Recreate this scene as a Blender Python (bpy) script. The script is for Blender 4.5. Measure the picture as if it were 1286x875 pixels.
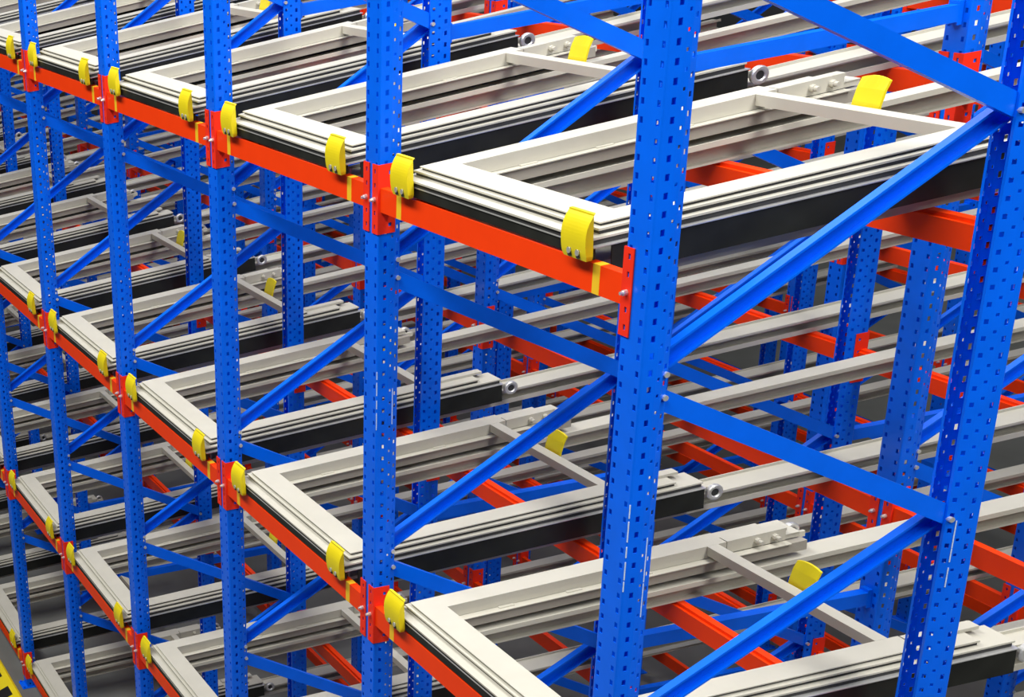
import bpy, math, random
from mathutils import Vector, Matrix

random.seed(7)
for o in list(bpy.data.objects):
    bpy.data.objects.remove(o)
scene = bpy.context.scene
COL = scene.collection

# ------------------------------------------------------------------ camera
F_PX, YAW, PITCH, ROLL = 2051.74, 1.573, 0.4464, -0.1891
CAM = Vector((4.3941, -2.7982, 1.5171))
PX, PY = -1027.95, 396.90           # principal point relative to the frame centre, px
_cy, _sy, _cp, _sp = math.cos(YAW), math.sin(YAW), math.cos(PITCH), math.sin(PITCH)
_fwd = Vector((-_sy * _cp, _cy * _cp, -_sp))
_r0 = Vector((_cy, _sy, 0))
_u0 = _r0.cross(_fwd)
_right = math.cos(ROLL) * _r0 + math.sin(ROLL) * _u0
_up = -math.sin(ROLL) * _r0 + math.cos(ROLL) * _u0
cam_data = bpy.data.cameras.new('camera')
cam_data.sensor_fit = 'HORIZONTAL'
cam_data.sensor_width = 36.0
cam_data.lens = F_PX / 1286.0 * 36.0
cam_data.shift_x = -PX / 1286.0
cam_data.shift_y = PY / 1286.0
cam_data.clip_start = 0.05
cam_data.clip_end = 200
cam = bpy.data.objects.new('camera', cam_data)
COL.objects.link(cam)
cam.matrix_world = Matrix(((_right.x, _up.x, -_fwd.x, CAM.x),
                           (_right.y, _up.y, -_fwd.y, CAM.y),
                           (_right.z, _up.z, -_fwd.z, CAM.z),
                           (0, 0, 0, 1)))
scene.camera = cam


def project(p):
    d = p - CAM
    z = d.dot(_fwd)
    if z < 0.1:
        return None
    return (643 + PX + F_PX * d.dot(_right) / z, 437.5 + PY - F_PX * d.dot(_up) / z)


def in_view(lo, hi, margin=40):
    """does the box lo..hi reach the picture (only what the photo could show is built)"""
    n = 6
    pts = []
    for i in range(8):
        pts.append(Vector((hi[0] if i & 1 else lo[0], hi[1] if i & 2 else lo[1], hi[2] if i & 4 else lo[2])))
    q = [project(p) for p in pts]
    if any(a is None for a in q):
        return True
    x0, x1 = min(a[0] for a in q), max(a[0] for a in q)
    y0, y1 = min(a[1] for a in q), max(a[1] for a in q)
    return x1 > -margin and x0 < 1286 + margin and y1 > -margin and y0 < 875 + margin


# ------------------------------------------------------------------ light
world = bpy.data.worlds.new('world')
scene.world = world
world.use_nodes = True
bg = world.node_tree.nodes['Background']
bg.inputs['Color'].default_value = (0.93, 0.96, 1.0, 1)
bg.inputs['Strength'].default_value = 0.06


def area_light(name, loc, target, sx, sy, power, color=(1, 1, 1)):
    d = bpy.data.lights.new(name, 'AREA')
    d.shape = 'RECTANGLE'
    d.size, d.size_y = sx, sy
    d.energy = power
    d.color = color
    o = bpy.data.objects.new(name, d)
    COL.objects.link(o)
    o.location = loc
    o.rotation_euler = (Vector(target) - Vector(loc)).to_track_quat('-Z', 'Y').to_euler()
    return o


area_light('hall_lamp_row_over_aisle', (-1.5, -5.0, 7.6), (-1.5, 0.2, -1.5), 20, 1.6, 2050, (1.0, 0.985, 0.95))
area_light('hall_lamp_row_over_rack', (-6.0, 3.5, 9.5), (-6.0, 3.5, 0.0), 22, 5.0, 1200, (1.0, 0.985, 0.96))
area_light('hall_lamp_row_beside_rack', (4.6, 3.0, 8.0), (-1.5, 2.5, -1.5), 1.6, 12, 1150, (1.0, 0.985, 0.96))

scene.view_settings.view_transform = 'Standard'
scene.view_settings.look = 'None'
scene.view_settings.gamma = 1.0
scene.view_settings.use_curve_mapping = False
scene.view_settings.exposure = 0.0


# ------------------------------------------------------------------ materials
def paint(name, color, rough=0.4, var=0.08, spec=0.5, scale=9.0, metallic=0.0, bump=0.0):
    m = bpy.data.materials.new(name)
    m.use_nodes = True
    nt = m.node_tree
    b = nt.nodes['Principled BSDF']
    b.inputs['Roughness'].default_value = rough
    b.inputs['Metallic'].default_value = metallic
    b.inputs['Specular IOR Level'].default_value = spec
    tc = nt.nodes.new('ShaderNodeTexCoord')
    nz = nt.nodes.new('ShaderNodeTexNoise')
    nz.inputs['Scale'].default_value = scale
    nz.inputs['Detail'].default_value = 4
    nt.links.new(tc.outputs['Object'], nz.inputs['Vector'])
    ramp = nt.nodes.new('ShaderNodeValToRGB')
    c = color
    ramp.color_ramp.elements[0].position = 0.3
    ramp.color_ramp.elements[0].color = (c[0] * (1 - var), c[1] * (1 - var), c[2] * (1 - var), 1)
    ramp.color_ramp.elements[1].position = 0.7
    ramp.color_ramp.elements[1].color = (min(1, c[0] * (1 + var)), min(1, c[1] * (1 + var)), min(1, c[2] * (1 + var)), 1)
    nt.links.new(nz.outputs['Fac'], ramp.inputs['Fac'])
    nt.links.new(ramp.outputs['Color'], b.inputs['Base Color'])
    if bump:
        bp = nt.nodes.new('ShaderNodeBump')
        bp.inputs['Strength'].default_value = bump
        bp.inputs['Distance'].default_value = 0.002
        nz2 = nt.nodes.new('ShaderNodeTexNoise')
        nz2.inputs['Scale'].default_value = 120
        nt.links.new(tc.outputs['Object'], nz2.inputs['Vector'])
        nt.links.new(nz2.outputs['Fac'], bp.inputs['Height'])
        nt.links.new(bp.outputs['Normal'], b.inputs['Normal'])
    return m


M_BLUE = paint('blue_paint', (0.0, 0.140, 0.94), 0.3, 0.06, spec=0.25)
M_ORANGE = paint('orange_paint', (1.0, 0.052, 0.002), 0.42, 0.04, spec=0.2)
M_RED = paint('red_orange_connector_paint', (0.95, 0.035, 0.012), 0.45, 0.05, spec=0.2)
M_CREAM = paint('cream_paint', (0.545, 0.525, 0.445), 0.5, 0.03, spec=0.3)
M_TAUPE = paint('taupe_primer', (0.36, 0.335, 0.285), 0.5, 0.05, spec=0.3)
M_HIGHLIGHT = paint('painted_highlight', (0.60, 0.72, 0.92), 0.35, 0.15)  # pale colour standing in for specular highlights on the bends
M_BLACK = paint('black_paint', (0.016, 0.017, 0.014), 0.5, 0.3, spec=0.3)
M_YELLOW = paint('yellow_paint', (0.86, 0.70, 0.008), 0.45, 0.04)
M_STRIPE = paint('amber_stripe', (0.92, 0.56, 0.02), 0.45, 0.05)
M_ZINC = paint('zinc', (0.72, 0.72, 0.70), 0.35, 0.1, metallic=0.6)
M_DARK = paint('dark_parts_and_gap_shade', (0.03, 0.03, 0.03), 0.6, 0.2)  # hubs and slots, also the shade painted into the cart gaps
M_WALL = paint('hall_wall_paint', (0.11, 0.115, 0.12), 0.7, 0.06, scale=0.6)
M_FLOOR = paint('concrete', (0.15, 0.155, 0.145), 0.55, 0.18, scale=1.3, bump=0.2)


# ------------------------------------------------------------------ mesh helpers
class MB:
    def __init__(self):
        self.v, self.f = [], []

    def quad(self, a, b, c, d):
        n = len(self.v)
        self.v += [a, b, c, d]
        self.f.append((n, n + 1, n + 2, n + 3))

    def box(self, x0, x1, y0, y1, z0, z1):
        n = len(self.v)
        for z in (z0, z1):
            for y in (y0, y1):
                for x in (x0, x1):
                    self.v.append((x, y, z))
        for f in ((0, 2, 3, 1), (4, 5, 7, 6), (0, 1, 5, 4), (2, 6, 7, 3), (0, 4, 6, 2), (1, 3, 7, 5)):
            self.f.append(tuple(n + i for i in f))

    def prism(self, poly, a, b, axis):
        """closed 2-D polygon swept along an axis from a to b; poly is in the two other axes, in xyz order"""
        n = len(self.v)
        k = len(poly)
        for t in (a, b):
            for p, q in poly:
                self.v.append((t, p, q) if axis == 'x' else (p, t, q) if axis == 'y' else (p, q, t))
        for i in range(k):
            j = (i + 1) % k
            self.f.append((n + i, n + j, n + k + j, n + k + i))
        self.f.append(tuple(n + i for i in range(k))[::-1])
        self.f.append(tuple(n + k + i for i in range(k)))

    def cyl(self, c, r, a, b, axis='x', seg=12):
        poly = []
        for i in range(seg):
            t = 2 * math.pi * i / seg
            if axis == 'x':
                poly.append((c[0] + r * math.cos(t), c[1] + r * math.sin(t)))
            elif axis == 'y':
                poly.append((c[0] + r * math.cos(t), c[1] + r * math.sin(t)))
            else:
                poly.append((c[0] + r * math.cos(t), c[1] + r * math.sin(t)))
        self.prism(poly, a, b, axis)

    def ring(self, c, r0, r1, a, b, seg=20):
        """lathe ring about the x axis, centre c (y, z), inner r0, outer r1, with chamfered rims"""
        ch = (r1 - r0) * 0.25
        prof = [(a + ch, r1), (b - ch, r1), (b, r1 - ch), (b, r0 + ch), (b - ch, r0), (a + ch, r0), (a, r0 + ch), (a, r1 - ch)]
        n = len(self.v)
        k = len(prof)
        for i in range(seg):
            t = 2 * math.pi * i / seg
            for x, r in prof:
                self.v.append((x, c[0] + r * math.cos(t), c[1] + r * math.sin(t)))
        for i in range(seg):
            j = (i + 1) % seg
            for q in range(k):
                w = (q + 1) % k
                self.f.append((n + i * k + q, n + i * k + w, n + j * k + w, n + j * k + q))

    def strip(self, p0, p1, cols, z0, z1, pitch=0.05, thick=0.003):
        """perforated sheet strip standing from z0 to z1 between plan points p0, p1.
        cols: list of (t centre 0..1, hole width m, hole height m, z offset)"""
        dx, dy = p1[0] - p0[0], p1[1] - p0[1]
        L = math.hypot(dx, dy)
        ux, uy = dx / L, dy / L
        nx, ny = -uy * thick, ux * thick          # towards the inside of the sheet

        def P(s, z, d=0):
            return (p0[0] + ux * s + nx * d, p0[1] + uy * s + ny * d, z)
        cuts = [0.0]
        for t, w, h, off in sorted(cols):
            cuts += [t * L - w / 2, t * L + w / 2]
        cuts.append(L)
        for i in range(0, len(cuts), 2):
            a, b = cuts[i], cuts[i + 1]
            if b - a > 1e-5:
                self.quad(P(a, z0), P(b, z0), P(b, z1), P(a, z1))
        for t, w, h, off in cols:
            a, b = t * L - w / 2, t * L + w / 2
            z = z0
            c = z0 + pitch / 2 + off
            while c + h / 2 < z1:
                lo, hi = c - h / 2, c + h / 2
                self.quad(P(a, z), P(b, z), P(b, lo), P(a, lo))
                self.quad(P(a, lo), P(b, lo), P(b, lo, 1), P(a, lo, 1))
                self.quad(P(a, hi, 1), P(b, hi, 1), P(b, hi), P(a, hi))
                self.quad(P(a, lo, 1), P(a, hi, 1), P(a, hi), P(a, lo))
                self.quad(P(b, lo), P(b, hi), P(b, hi, 1), P(b, lo, 1))
                z = hi
                c += pitch
            self.quad(P(a, z), P(b, z), P(b, z1), P(a, z1))

    def mesh(self, name, mat, smooth=False):
        me = bpy.data.meshes.new(name)
        me.from_pydata(self.v, [], self.f)
        me.materials.append(mat)
        me.update()
        if smooth:
            for p in me.polygons:
                p.use_smooth = True
        return me


def obj(name, me, parent=None, loc=(0, 0, 0), rot=(0, 0, 0)):
    o = bpy.data.objects.new(name, me)
    COL.objects.link(o)
    o.location = loc
    o.rotation_euler = rot
    if parent is not None:
        o.parent = parent
    return o


def thing(name, label, cat, group=None, loc=(0, 0, 0), rot=(0, 0, 0), me=None):
    o = obj(name, me, None, loc, rot)
    o['label'] = label
    o['category'] = cat
    if group:
        o['group'] = group
    return o


# ------------------------------------------------------------------ layout
W = 1.6405            # bay width
D = 1.095             # upright frame depth
PITCH_Y = 2.18        # one frame + spacer
HW = 0.057            # half width of an upright
TIER = 1.7088
TIER_Z = [0.0, -TIER, -2 * TIER, -5.0955]
SLOPE = 0.045         # the lanes rise towards the back
TILT = math.atan(SLOPE)
FLOOR_Z = -5.308
TOP_Z = 2.2
N_LINES, N_FRAMES = 14, 4
NODE_F, NODE_R, NODE_P = -0.307, 0.326, 1.2

ORD = ['first', 'second', 'third', 'fourth', 'fifth', 'sixth', 'seventh', 'eighth', 'ninth', 'tenth', 'eleventh', 'twelfth',
       'thirteenth', 'fourteenth', 'fifteenth']
TIERN = ['top tier', 'second tier down', 'third tier down', 'lowest tier']

# ------------------------------------------------------------------ setting: floor
fb = MB()
fb.box(-60, 20, -20, 40, FLOOR_Z - 0.1, FLOOR_Z)
fl = obj('floor', fb.mesh('floor', M_FLOOR))
fl['kind'] = 'structure'
for nm, bx in (('wall_back', (-40, 20, 19.0, 19.2, FLOOR_Z, 8.0)), ('wall_left', (-40.2, -40, -20, 19.2, FLOOR_Z, 8.0))):
    wb = MB()
    wb.box(*bx)
    wo = obj(nm, wb.mesh(nm, M_WALL))
    wo['kind'] = 'structure'

# ------------------------------------------------------------------ upright frames
ub = MB()
Z0, Z1 = FLOOR_Z + 0.008, TOP_Z
# offset so that holes sit on the 50 mm raster of the tiers
CHF = 0.006
ub.strip((-HW + CHF, 0.0), (HW - CHF, 0.0), [(0.145, 0.014, 0.018, 0), (0.855, 0.014, 0.018, 0)], Z0, Z1)
for s in (1, -1):
    A, B, C_, E_ = (s * HW, 0.0), (s * HW, 0.044), (s * (HW - 0.006), 0.066), (s * (HW - 0.018), 0.090)
    A = (s * HW, CHF)
    arc = [(s * (HW - CHF + CHF * math.sin(t)), CHF - CHF * math.cos(t)) for t in (math.pi / 6 * k for k in range(4))]
    segs = [(arc[k], arc[k + 1], []) for k in range(3)] + [(A, B, [(0.55, 0.012, 0.019, 0.004)]), (B, C_, [(0.5, 0.009, 0.010, -0.02)]), (C_, E_, [(0.5, 0.011, 0.015, 0.012)])]
    for a, b, cols in segs:
        if s > 0:
            ub.strip(a, b, cols, Z0, Z1)
        else:
            ub.strip(b, a, [(1 - t, w, h, off) for t, w, h, off in cols], Z0, Z1)
    ub.quad((E_[0], E_[1], Z0), (E_[0] - s * 0.010, E_[1], Z0), (E_[0] - s * 0.010, E_[1], Z1), (E_[0], E_[1], Z1))
ME_UPRIGHT = ub.mesh('upright', M_BLUE)

bb = MB()
bb.box(-0.075, 0.075, -0.045, 0.115, FLOOR_Z, FLOOR_Z + 0.007)
for x, y in ((-0.06, -0.03), (0.06, -0.03)):
    bb.cyl((x, y), 0.009, FLOOR_Z + 0.007, FLOOR_Z + 0.022, 'z', 6)
ME_BASE = bb.mesh('base_plate', M_BLUE)


def brace_mesh(y0, z0, y1, z1, down):
    """C-channel between two plan points of a frame, built along its length"""
    L = math.hypot(y1 - y0, z1 - z0)
    h, t = 0.029, 0.0025
    mb = MB()
    if down:                     # flat web towards +x, flanges pointing to -x
        x1, x0 = 0.031, 0.003
        prof = [(x1, -h), (x1, h), (x0, h), (x0, h - t), (x1 - t, h - t), (x1 - t, -h + t), (x0, -h + t), (x0, -h)]
    else:                        # open side towards +x, with small lips
        x0, x1 = -0.031, -0.001
        prof = [(x0, -h), (x0, h), (x1, h), (x1, h - 0.007), (x1 - t, h - 0.007), (x1 - t, h - t), (x0 + t, h - t), (x0 + t, -h + t),
                (x1 - t, -h + t), (x1 - t, -h + 0.007), (x1, -h + 0.007), (x1, -h)]
    # local: x across, y along, z up
    mb.prism(prof, -0.012, L + 0.012, 'y')
    return mb.mesh('brace', M_BLUE), math.atan2(z1 - z0, y1 - y0)


YB = 0.066
ME_DOWN, ANG_DOWN = brace_mesh(YB, NODE_F, D - YB, NODE_R - NODE_P, True)
ME_UP, ANG_UP = brace_mesh(YB, NODE_F + 0.07, D - YB, NODE_R, False)

boltm = MB()
for k in range(-2, 5):
    for y, z in ((YB + 0.016, NODE_F - k * NODE_P), (YB + 0.014, NODE_F + 0.07 - k * NODE_P), (D - YB - 0.016, NODE_R - k * NODE_P)):
        boltm.cyl((y, z), 0.0085, HW - 0.02, HW - 0.003, 'x', 8)
        boltm.cyl((y, z), 0.0085, -HW + 0.003, -HW + 0.02, 'x', 8)
ME_BOLTS = boltm.mesh('brace_bolts', M_ZINC)

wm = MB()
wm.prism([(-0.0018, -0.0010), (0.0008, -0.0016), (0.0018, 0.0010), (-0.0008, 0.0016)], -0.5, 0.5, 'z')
ME_HIGHLIGHT = wm.mesh('highlight_sliver', M_HIGHLIGHT)  # thin pale sliver, a highlight put in as a shape
HIGHLIGHTS = [(0, 'front', HW - 0.0012, 0.0012, -0.62, -0.90), (0, 'front', HW - 0.0058, 0.0655, -0.74, -0.93),
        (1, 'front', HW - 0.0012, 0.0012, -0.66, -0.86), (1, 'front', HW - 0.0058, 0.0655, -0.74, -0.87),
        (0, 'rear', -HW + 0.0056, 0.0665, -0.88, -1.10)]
ROWN = ['front', 'second', 'third', 'fourth']
for i in range(N_LINES):
    for j in range(N_FRAMES):
        X, Y = -i * W, j * PITCH_Y
        if not in_view((X - 0.06, Y, FLOOR_Z), (X + 0.06, Y + D, TOP_Z), 0):
            continue
        if i == 0 and j == 0:
            lab = 'nearest large blue perforated upright frame in the front row, partly hiding its neighbour'
        else:
            lab = 'blue perforated upright frame, %s row deep, %s from the right' % (ROWN[j], ORD[i])
        fr = thing('upright_frame', lab, 'rack frame', 'blue upright frames of the rack', (X, Y, 0))
        uf = obj('upright', ME_UPRIGHT, fr)
        ur = obj('upright', ME_UPRIGHT, fr, (0, D, 0), (0, 0, math.pi))
        for ii, up_, lx, ly, za, zb in HIGHLIGHTS:
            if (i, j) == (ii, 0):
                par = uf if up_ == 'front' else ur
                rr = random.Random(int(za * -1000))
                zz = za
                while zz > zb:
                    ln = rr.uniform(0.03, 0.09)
                    wz = obj('highlight_sliver', ME_HIGHLIGHT, par, (lx, ly, zz - ln / 2))
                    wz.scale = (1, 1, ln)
                    wz['label'] = 'pale painted highlight along an upright bend'
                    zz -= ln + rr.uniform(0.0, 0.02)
        if in_view((X - .1, Y - .1, FLOOR_Z), (X + .1, Y + D + .1, FLOOR_Z + .05)):
            obj('base_plate', ME_BASE, fr)
            obj('base_plate', ME_BASE, fr, (0, D, 0), (0, 0, math.pi))
        for k in range(-1, 4):
            if in_view((X - .03, Y, NODE_F - k * NODE_P - 0.6), (X + .03, Y + D, NODE_F - k * NODE_P + 0.03)):
                obj('brace', ME_DOWN, fr, (0, YB, NODE_F - k * NODE_P), (ANG_DOWN, 0, 0))
            if in_view((X - .03, Y, NODE_F - k * NODE_P), (X + .03, Y + D, NODE_F - k * NODE_P + 0.65)):
                obj('brace', ME_UP, fr, (0, YB, NODE_F + 0.07 - k * NODE_P), (ANG_UP, 0, 0))
        b = obj('bolts', ME_BOLTS, fr)
        b['kind'] = 'stuff'

# ------------------------------------------------------------------ spacers between frames
sb = MB()
SL = PITCH_Y - D
h, t = 0.03, 0.0025
sb.prism([(0.024, -h), (0.024, h), (-0.024, h), (-0.024, h - t), (0.024 - t, h - t), (0.024 - t, -h + t), (-0.024, -h + t), (-0.024, -h)], 0.02, SL - 0.02, 'y')
ME_SPACER = sb.mesh('channel', M_BLUE)
se = MB()
for y0, y1 in ((0.001, 0.02), (SL - 0.02, SL - 0.001)):
    se.box(-0.024, 0.024, y0, y1, -0.04, 0.04)
ME_SPEND = se.mesh('end_plate', M_BLUE)
se1 = MB(); se1.box(-0.024, 0.024, 0.001, 0.02, -0.042, 0.042)
ME_SPEND = se1.mesh('end_plate', M_BLUE)
SPH = ['upper', 'middle', 'lower']
for i in range(N_LINES):
    for j in range(N_FRAMES - 1):
        for q, z in enumerate((0.268, -2.095, -4.455)):
            X, Y = -i * W, j * PITCH_Y + D
            if not in_view((X, Y, z - .03), (X, Y + SL, z + .03)):
                continue
            o = thing('frame_spacer', '%s blue spacer bar between %s and %s row frames, %s line from right' % (SPH[q], ROWN[j], ROWN[j + 1], ORD[i]),
                      'spacer bar', 'blue spacer bars between the frames', (X, Y, z))
            obj('channel', ME_SPACER, o)
            obj('end_plate', ME_SPEND, o)
            obj('end_plate', ME_SPEND, o, (0, SL, 0), (0, 0, math.pi))

# ------------------------------------------------------------------ beams
BL = W / 2 - HW - 0.004           # half length up to the connector plates
bm = MB()
bh, bd = 0.044, 0.040
y0 = 0.004
bm.prism([(y0, -bh), (y0 + bd, -bh), (y0 + bd, bh - 0.012), (y0 + bd - 0.012, bh - 0.012), (y0 + bd - 0.012, bh), (y0, bh)], -BL, BL, 'x')
ME_BEAM = bm.mesh('beam_profile', M_ORANGE)
cm = MB()                         # right-hand connector; the left one is its mirror image
CH = 0.1275
cm.strip((BL + 0.0045, -0.0045), (BL + 0.0485, -0.0045), [(0.52, 0.011, 0.017, 0.0)], -CH, CH, 0.051)
cm.quad((BL + 0.0485, -0.0045, -CH), (BL + 0.0485, -0.0015, -CH), (BL + 0.0485, -0.0015, CH), (BL + 0.0485, -0.0045, CH))
cm.quad((BL + 0.0005, -0.0045, CH), (BL + 0.0485, -0.0045, CH), (BL + 0.0485, -0.0015, CH), (BL + 0.0005, -0.0015, CH))
cm.quad((BL + 0.0005, -0.0045, -CH), (BL + 0.0485, -0.0045, -CH), (BL + 0.0485, -0.0015, -CH), (BL + 0.0005, -0.0015, -CH))
cm.quad((BL + 0.0005, -0.0045, -CH), (BL + 0.0045, -0.0045, -CH), (BL + 0.0045, -0.0045, CH), (BL + 0.0005, -0.0045, CH))
cm.strip((BL + 0.0005, 0.062), (BL + 0.0005, -0.0045), [(0.3, 0.012, 0.014, 0.0)], -CH, CH, 0.0637)
cm.quad((BL + 0.0005, -0.0045, CH), (BL + 0.0005, 0.062, CH), (BL + 0.0035, 0.062, CH), (BL + 0.0035, -0.0045, CH))
cm.quad((BL + 0.0005, -0.0045, -CH), (BL + 0.0005, 0.062, -CH), (BL + 0.0035, 0.062, -CH), (BL + 0.0035, -0.0045, -CH))
cm.quad((BL + 0.0005, 0.062, -CH), (BL + 0.0005, 0.062, CH), (BL + 0.0035, 0.062, CH), (BL + 0.0035, 0.062, -CH))
ME_CONN_R = cm.mesh('connector', M_RED)
cl = MB()
cl.v = [(-x, y, z) for x, y, z in cm.v]
cl.f = [f[::-1] for f in cm.f]
ME_CONN_L = cl.mesh('connector', M_RED)
sm = MB()
sm.box(-0.018, 0.018, y0 - 0.0008, y0 + 0.001, -bh, bh)
sm.box(-0.018, 0.018, y0 - 0.0008, y0 + bd - 0.0125, bh - 0.001, bh + 0.0008)
ME_STRIPE = sm.mesh('stripe', M_STRIPE)
bo = MB()
bo.cyl((0, 0), 0.009, -0.016, -0.0045, 'y', 8)
bo.cyl((0, 0), 0.0055, -0.024, -0.016, 'y', 8)
ME_CBOLT = bo.mesh('bolt', M_ZINC)

ROWS = []
for j in range(N_FRAMES):
    ROWS.append((j * PITCH_Y, False))
    ROWS.append((j * PITCH_Y + D, True))
RAIL_BOT = -0.054
for i in range(N_LINES - 1):
    xc = -(i + 0.5) * W
    for tz, zt in enumerate(TIER_Z):
        for r, (Y, rear) in enumerate(ROWS):
            z = zt if r == 0 else zt + RAIL_BOT + SLOPE * (Y + (-0.03 if rear else 0.03)) - bh - 0.0015
            if not in_view((xc - W / 2, Y - .03, z - .1), (xc + W / 2, Y + .03, z + .1), 10):
                continue
            place = 'front beam' if r == 0 else '%s beam from the front' % ORD[r]
            o = thing('pallet_beam', '%s red-orange %s, %s bay from right, %s' % ('striped' if r == 0 else 'plain', place, ORD[i], TIERN[tz]), 'beam',
                      'red-orange front beams' if r == 0 else 'red-orange beams inside the rack', (xc, Y, z), (0, 0, math.pi if rear else 0))
            o['kind'] = 'thing'
            obj('beam_profile', ME_BEAM, o)
            obj('connector', ME_CONN_R, o)
            obj('connector', ME_CONN_L, o)
            if i < 8 or r == 0:
                obj('bolt', ME_CBOLT, o, (BL + 0.027, 0, 0.0))
                obj('bolt', ME_CBOLT, o, (-BL - 0.027, 0, 0.0))
            if r == 0:
                for x in (-0.612, 0.622):
                    s = obj('stripe', ME_STRIPE, o, (x, 0, 0))
                    s['label'] = 'amber yellow stripe across the beam'

# ------------------------------------------------------------------ lanes: rails and nested carts (local: x across, y in, z up)
RAIL_LEN = N_FRAMES * PITCH_Y - (PITCH_Y - D) + 0.02
RT = 0.020


def rail_mesh(s):
    mb = MB()
    a, b, w0, w1 = 0.395, 0.522, 0.452, 0.462
    prof = [(a + 0.03, RAIL_BOT), (b - 0.002, RAIL_BOT), (b - 0.002, RAIL_BOT + 0.024), (b - 0.006, RAIL_BOT + 0.024), (b - 0.006, RAIL_BOT + 0.007), (w1, RAIL_BOT + 0.007), (w1, RT - 0.012), (b - 0.004, RT - 0.016),
            (b, RT - 0.010), (b, RT), (a + 0.006, RT), (a + 0.006, RT + 0.012), (a, RT + 0.012), (a, RT - 0.008), (w0, RT - 0.008), (w0, RAIL_BOT + 0.007), (a + 0.03, RAIL_BOT + 0.007)]
    mb.prism([(s * p, q) for p, q in prof], 0.056, RAIL_LEN, 'y')
    # hook plate that carries the rail on the front beam
    mb.box(min(s * 0.40, s * 0.52), max(s * 0.40, s * 0.52), 0.0475, 0.056, RAIL_BOT, 0.052)
    return mb.mesh('rail', M_CREAM)


ME_RAIL = {1: rail_mesh(1), -1: rail_mesh(-1)}


def stop_mesh():
    """curved yellow front stop plate, 130 mm wide, leaning back at the top"""
    mb = MB()
    prof = [(-0.022, 0.056), (-0.027, 0.080), (-0.029, 0.115), (-0.026, 0.145), (-0.016, 0.172), (-0.002, 0.192), (0.004, 0.194)]
    fine = []
    for k in range(len(prof) - 1):          # Catmull-Rom through the points
        p0, p1, p2, p3 = prof[max(k - 1, 0)], prof[k], prof[k + 1], prof[min(k + 2, len(prof) - 1)]
        for q in range(3):
            t = q / 3.0
            fine.append(tuple(0.5 * (2 * b + (c - a) * t + (2 * a - 5 * b + 4 * c - d) * t * t + (3 * b - a - 3 * c + d) * t ** 3)
                              for a, b, c, d in zip(p0, p1, p2, p3)))
    fine.append(prof[-1])
    prof = fine
    hw = 0.064
    n = len(prof)
    inner = [(-0.0055, z) for y, z in prof[:-2]] + [(-0.0055 + 0.004, prof[-2][1] - 0.002), (0.006, prof[-1][1] - 0.004)]
    base = len(mb.v)
    wid = [hw * 0.90, hw * 0.96] + [hw] * (n - 7) + [hw * 0.995, hw * 0.98, hw * 0.955, hw * 0.91, hw * 0.84]
    for x in (-1, 1):
        for (y, z), w in zip(prof, wid):
            mb.v.append((x * w, y, z))
        for (y, z), w in zip(inner, wid):
            mb.v.append((x * w, y, z))
    for k in range(n - 1):
        a, b = base + k, base + k + 1
        c, d = base + 2 * n + k, base + 2 * n + k + 1
        mb.f += [(a, c, d, b), (a + n, b + n, d + n, c + n), (a, b, b + n, a + n), (c, c + n, d + n, d)]
    mb.f += [(base, base + n, base + 3 * n, base + 2 * n), (base + n - 1, base + 3 * n - 1, base + 4 * n - 1, base + 2 * n - 1)]
    return mb.mesh('stop', M_YELLOW)


ME_STOP = stop_mesh()
sbm = MB()
sbm.cyl((0, 0), 0.0095, -0.006, 0.0, 'y', 12)
ME_SBOLT = sbm.mesh('bolt', M_ZINC)
slm = MB()
slm.prism([(-0.008, -0.016), (0.0, -0.019), (0.008, -0.016), (0.010, 0.006), (0.006, 0.012), (-0.006, 0.012), (-0.010, 0.006)], -0.0012, 0.006, 'y')
ME_SLOT = slm.mesh('slot', M_DARK)


def u_frame(hw, y0, y1, zt, fl, web_x, web_z, lip, led=0.0, mat=None, front_depth=None):
    """open U of folded sheet: two sides and a front; hw outer half width, flange fl wide, top at zt"""
    mb = MB()
    t = 0.0035
    fd = front_depth or fl
    for s in (-1, 1):
        def X(a, b):
            return (min(s * a, s * b), max(s * a, s * b))
        mb.box(*X(hw - fl, hw), y0 + fd, y1, zt - t, zt)               # top flange
        mb.box(*X(web_x, web_x + t), y0 + fd, y1, web_z, zt - t)       # web
        mb.box(*X(hw - t, hw), y0 + fd, y1, zt - lip, zt - t)          # outer lip
        if led:
            mb.box(*X(web_x - led, web_x), y0 + fd, y1, web_z, web_z + t)
    mb.box(-hw, hw, y0, y0 + fd, zt - t, zt)
    mb.box(-hw, hw, y0, y0 + t, zt - lip, zt - t)
    for s in (-1, 1):
        mb.box(min(s * hw, s * (hw - t)), max(s * hw, s * (hw - t)), y0 + t, y0 + fd, zt - lip, zt - t)
    mb.box(-web_x - t, web_x + t, y0 + fd - t, y0 + fd, web_z, zt - t)
    return mb.mesh('frame', M_CREAM)


T1, T2, T3, T4 = 0.146, 0.1335, 0.1150, 0.092
ME_C1 = u_frame(0.550, 0.050, 1.262, T1, 0.100, 0.450, 0.094, 0.0042)


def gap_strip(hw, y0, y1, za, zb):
    """dark strip that paints in the shade of the gap under a cart, round its two sides and front"""
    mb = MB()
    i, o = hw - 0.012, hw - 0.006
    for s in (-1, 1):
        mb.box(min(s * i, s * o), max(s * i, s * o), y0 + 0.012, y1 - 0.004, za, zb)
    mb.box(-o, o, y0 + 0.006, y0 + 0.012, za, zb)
    return mb.mesh('gap_shade_strip', M_DARK)


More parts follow.
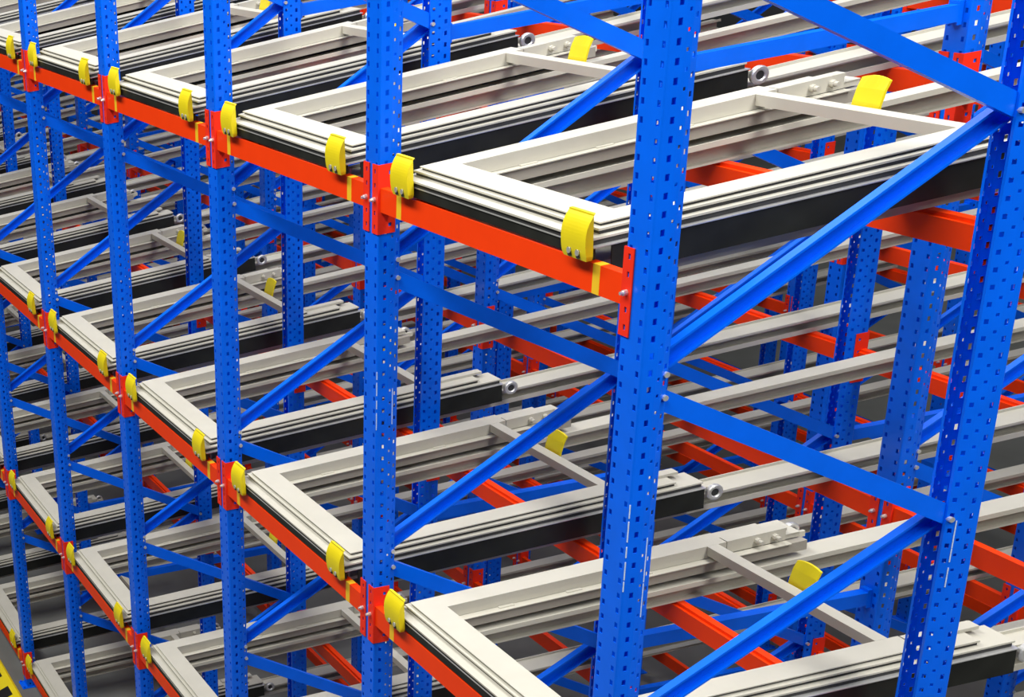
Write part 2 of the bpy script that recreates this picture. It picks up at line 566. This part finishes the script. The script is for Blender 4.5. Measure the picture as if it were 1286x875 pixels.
ME_G1 = gap_strip(0.550, 0.050, 1.262, T2 + 0.0004, T1 - 0.0036)
ME_G2 = gap_strip(0.568, 0.036, 1.455, T3 + 0.0004, T2 - 0.0036)
ME_G3 = gap_strip(0.588, -0.002, 1.56, T4 + 0.0006, T3 - 0.0036)
c1 = MB()
c1.box(-0.449, 0.449, 1.185, 1.228, T1 - 0.0035, T1 - 0.0002)
c1.box(-0.449, 0.449, 1.185, 1.189, T1 - 0.038, T1 - 0.0035)
ME_C1BAR = c1.mesh('cross_bar', M_CREAM)
ME_C2 = u_frame(0.568, 0.036, 1.455, T2, 0.114, 0.456, 0.1165, 0.0065, 0.0, front_depth=0.10)
ME_LEDGE = {}
for s in (-1, 1):
    lg = MB()
    lg.box(min(s * 0.414, s * 0.4495), max(s * 0.414, s * 0.4495), 0.16, 1.50, 0.0895, 0.093)
    ME_LEDGE[s] = lg.mesh('inner_ledge', M_CREAM)
pd = MB(); pd.box(-0.008, 0.008, 0, 0.06, 0.0931, 0.0965)
ME_PAD = pd.mesh('wear_pad', M_CREAM)
ME_C3 = u_frame(0.588, -0.002, 1.56, T3, 0.132, 0.4585, 0.0935, 0.0065, 0.0, front_depth=0.09)
ME_EBLOCK, ME_WEBPL = {}, {}
for s in (-1, 1):
    eb = MB()
    eb.box(min(s * 0.4545, s * 0.500), max(s * 0.4545, s * 0.500), 1.2665, 1.505, T2 + 0.0005, T2 + 0.0125)
    ME_EBLOCK[s] = eb.mesh('end_block', M_CREAM)
    wp = MB()
    wp.box(min(s * 0.4525, s * 0.4555), max(s * 0.4525, s * 0.4555), 1.2665, 1.50, 0.0945, T2 + 0.0125)
    ME_WEBPL[s] = wp.mesh('end_web', M_CREAM)
PIN = MB()
PIN.cyl((0, 0), 0.012, 0.0, 0.018, 'x', 10)
PIN.cyl((0, 0), 0.0085, 0.018, 0.036, 'x', 10)
ME_PIN = PIN.mesh('pin', M_CREAM)
fg = MB()
fprof = [(1.232, T1 - 0.03), (1.240, T1 + 0.010), (1.252, T1 + 0.050), (1.266, T1 + 0.078)]
fw = 0.061
n0 = len(fg.v)
nx = 6
for k, (y, z) in enumerate(fprof):
    for a in range(nx + 1):
        x = -fw + 2 * fw * a / nx
        arch = 0.010 * (1 - (x / fw) ** 2) if k == 3 else 0
        fg.v.append((x, y, z + arch))
        fg.v.append((x, y + 0.008, z + arch - 0.001))
row = 2 * (nx + 1)
for k in range(3):
    for a in range(nx):
        p = n0 + k * row + 2 * a
        fg.f.append((p, p + 2, p + row + 2, p + row))
        fg.f.append((p + 1, p + row + 1, p + row + 3, p + 3))
    for a in (0, nx):
        p = n0 + k * row + 2 * a
        fg.f.append((p, p + row, p + row + 1, p + 1))
for a in range(nx):
    p = n0 + 3 * row + 2 * a
    fg.f.append((p, p + 2, p + 3, p + 1))
    p = n0 + 2 * a
    fg.f.append((p, p + 1, p + 3, p + 2))
ME_FLAG = fg.mesh('flag', M_YELLOW)

# base cart: black side plates, black front plate, pale inner webs, cover edge, wheels
sp = MB(); sp.box(0.594, 0.599, 0.058, 1.560, -0.002, 0.088)
ME_SIDE = sp.mesh('side_plate', M_BLACK)
sf = MB(); sf.box(-0.5935, 0.5935, 0.006, 0.012, 0.0535, 0.086)
ME_FRONT = sf.mesh('front_plate', M_BLACK)
ed = MB()
for s in (-1, 1):
    ed.box(min(s * 0.570, s * 0.603), max(s * 0.570, s * 0.603), 0.0405, 1.565, 0.0885, 0.092)
ed.box(-0.603, 0.603, 0.002, 0.040, 0.0885, 0.092)
ME_EDGE = ed.mesh('edge_strip', M_ZINC)
ME_IWEB = {}
for s in (-1, 1):
    poly = [(0.426, 0.047), (0.430, 0.047), (0.430, 0.084), (0.565, 0.084), (0.565, 0.0875), (0.426, 0.0875)]
    iw = MB()
    iw.prism([(s * p, q) for p, q in poly], 0.06, 1.57, 'y')
    ME_IWEB[s] = iw.mesh('inner_web', M_TAUPE)
wh = MB(); wh.ring((0, 0), 0.0165, 0.035, -0.012, 0.012, 22)
ME_WHEEL = wh.mesh('wheel', M_ZINC)
hb = MB(); hb.cyl((0, 0), 0.017, -0.010, 0.006, 'x', 14)
ME_HUB = hb.mesh('hub', M_DARK)
ME_AXLE = {}
for s in (-1, 1):
    ax = MB()
    ax.box(min(s * 0.535, s * 0.548), max(s * 0.535, s * 0.548), 1.54, 1.640, 0.044, 0.068)
    ax.cyl((1.612, 0.056), 0.007, min(s * 0.545, s * 0.573), max(s * 0.545, s * 0.573), 'x', 8)
    ME_AXLE[s] = ax.mesh('axle_arm', M_CREAM)

for i in range(N_LINES - 1):
    xc = -(i + 0.5) * W + 0.008
    for tz, zt in enumerate(TIER_Z):
        where = '%s bay from right, %s' % (ORD[i], TIERN[tz])
        rot = (TILT, 0, 0)
        loc = (xc, 0, zt)
        for s, nm in ((-1, 'left'), (1, 'right')):
            if in_view((xc + s * 0.45 - .08, 0, zt - .06), (xc + s * 0.45 + .08, RAIL_LEN, zt + .2 + SLOPE * RAIL_LEN), 0):
                r = thing('lane_rail', '%s long cream lane rail, %s' % (nm, where), 'rail', 'cream lane rails', loc, rot)
                obj('rail', ME_RAIL[s], r)
                st = obj('stop', ME_STOP, r, (s * 0.548, 0, 0))
                st['label'] = 'curved yellow front stop with two bolts'
                for bx in (-0.022, 0.022):
                    obj('bolt', ME_SBOLT, st, (bx, -0.0245, 0.078))
                    sl = obj('slot', ME_SLOT, st, (bx, -0.0265, 0.078))
                    sl['label'] = 'dark slotted bolt hole'
        if not in_view((xc - .59, 0, zt), (xc + .59, 1.65, zt + .25), 0):
            continue
        g = 'cream push-back carts'
        c = thing('push_cart', 'uppermost cream cart of its stack, %s' % where, 'cart', g, loc, rot)
        obj('frame', ME_C1, c)
        obj('cross_bar', ME_C1BAR, c)
        obj('gap_shade_strip', ME_G1, c)
        c = thing('push_cart', 'second cream cart of stack, yellow flag, %s' % where, 'cart', g, loc, rot)
        obj('frame', ME_C2, c)
        obj('gap_shade_strip', ME_G2, c)
        fo = obj('flag', ME_FLAG, c)
        fo['label'] = 'yellow upright flag plate'
        for s in (-1, 1):
            obj('end_block', ME_EBLOCK[s], c)
            obj('end_web', ME_WEBPL[s], c)
        for y in (1.385, 1.455):
            obj('pin', ME_PIN, c, (-0.452, y, 0.122))
        c = thing('push_cart', 'third cream cart of its stack, %s' % where, 'cart', g, loc, rot)
        obj('frame', ME_C3, c)
        obj('gap_shade_strip', ME_G3, c)
        for s in (-1, 1):
            lo = obj('inner_ledge', ME_LEDGE[s], c)
            for y in (0.35, 0.62, 0.90):
                obj('wear_pad', ME_PAD, lo, (s * 0.440, y, 0))
        c = thing('base_cart', 'black lowest cart with pale wheels, %s' % where, 'cart', 'black base carts', loc, rot)
        obj('side_plate', ME_SIDE, c)
        obj('side_plate', ME_SIDE, c, (0, 1.618, 0), (0, 0, math.pi))
        obj('front_plate', ME_FRONT, c)
        e = obj('edge_strip', ME_EDGE, c)
        e['label'] = 'thin pale edge strip'
        for s in (-1, 1):
            e = obj('inner_web', ME_IWEB[s], c)
            e['label'] = 'taupe inner web'
        for s in (-1, 1):
            obj('axle_arm', ME_AXLE[s], c)
            w = obj('wheel', ME_WHEEL, c, (s * 0.584, 1.612, 0.056))
            w['label'] = 'pale zinc wheel with dark hub'
            obj('hub', ME_HUB, w)

# ------------------------------------------------------------------ floor barrier in the aisle
GX0, GX1 = -9.6, -6.6
gb = MB()
gb.prism([(-0.50, FLOOR_Z), (-0.13, FLOOR_Z), (-0.13, FLOOR_Z + 0.11), (-0.15, FLOOR_Z + 0.125), (-0.48, FLOOR_Z + 0.125), (-0.50, FLOOR_Z + 0.11)], GX0, GX1, 'x')
g = thing('floor_barrier', 'low yellow floor barrier with black chevrons along the aisle floor', 'barrier')
obj('body', gb.mesh('body', M_YELLOW), g)
chv = MB()
a, b2, m_ = -0.20, -0.45, -0.325
zc = FLOOR_Z + 0.1255
chv.v = [(0, a, zc), (0.16, a, zc), (0.24, m_, zc), (0.16, b2, zc), (0, b2, zc), (0.08, m_, zc)]
chv.v += [(x, y, z + 0.003) for x, y, z in chv.v]
chv.f = [(6, 7, 8, 11), (11, 8, 9, 10), (0, 1, 7, 6), (1, 2, 8, 7), (2, 3, 9, 8), (3, 4, 10, 9), (4, 5, 11, 10), (5, 0, 6, 11)]
ME_CHV = chv.mesh('chevron', M_BLACK)
for k in range(8):
    cobj = obj('chevron', ME_CHV, g, (GX0 + 0.15 + 0.36 * k, 0, 0))
    cobj['label'] = 'black chevron'
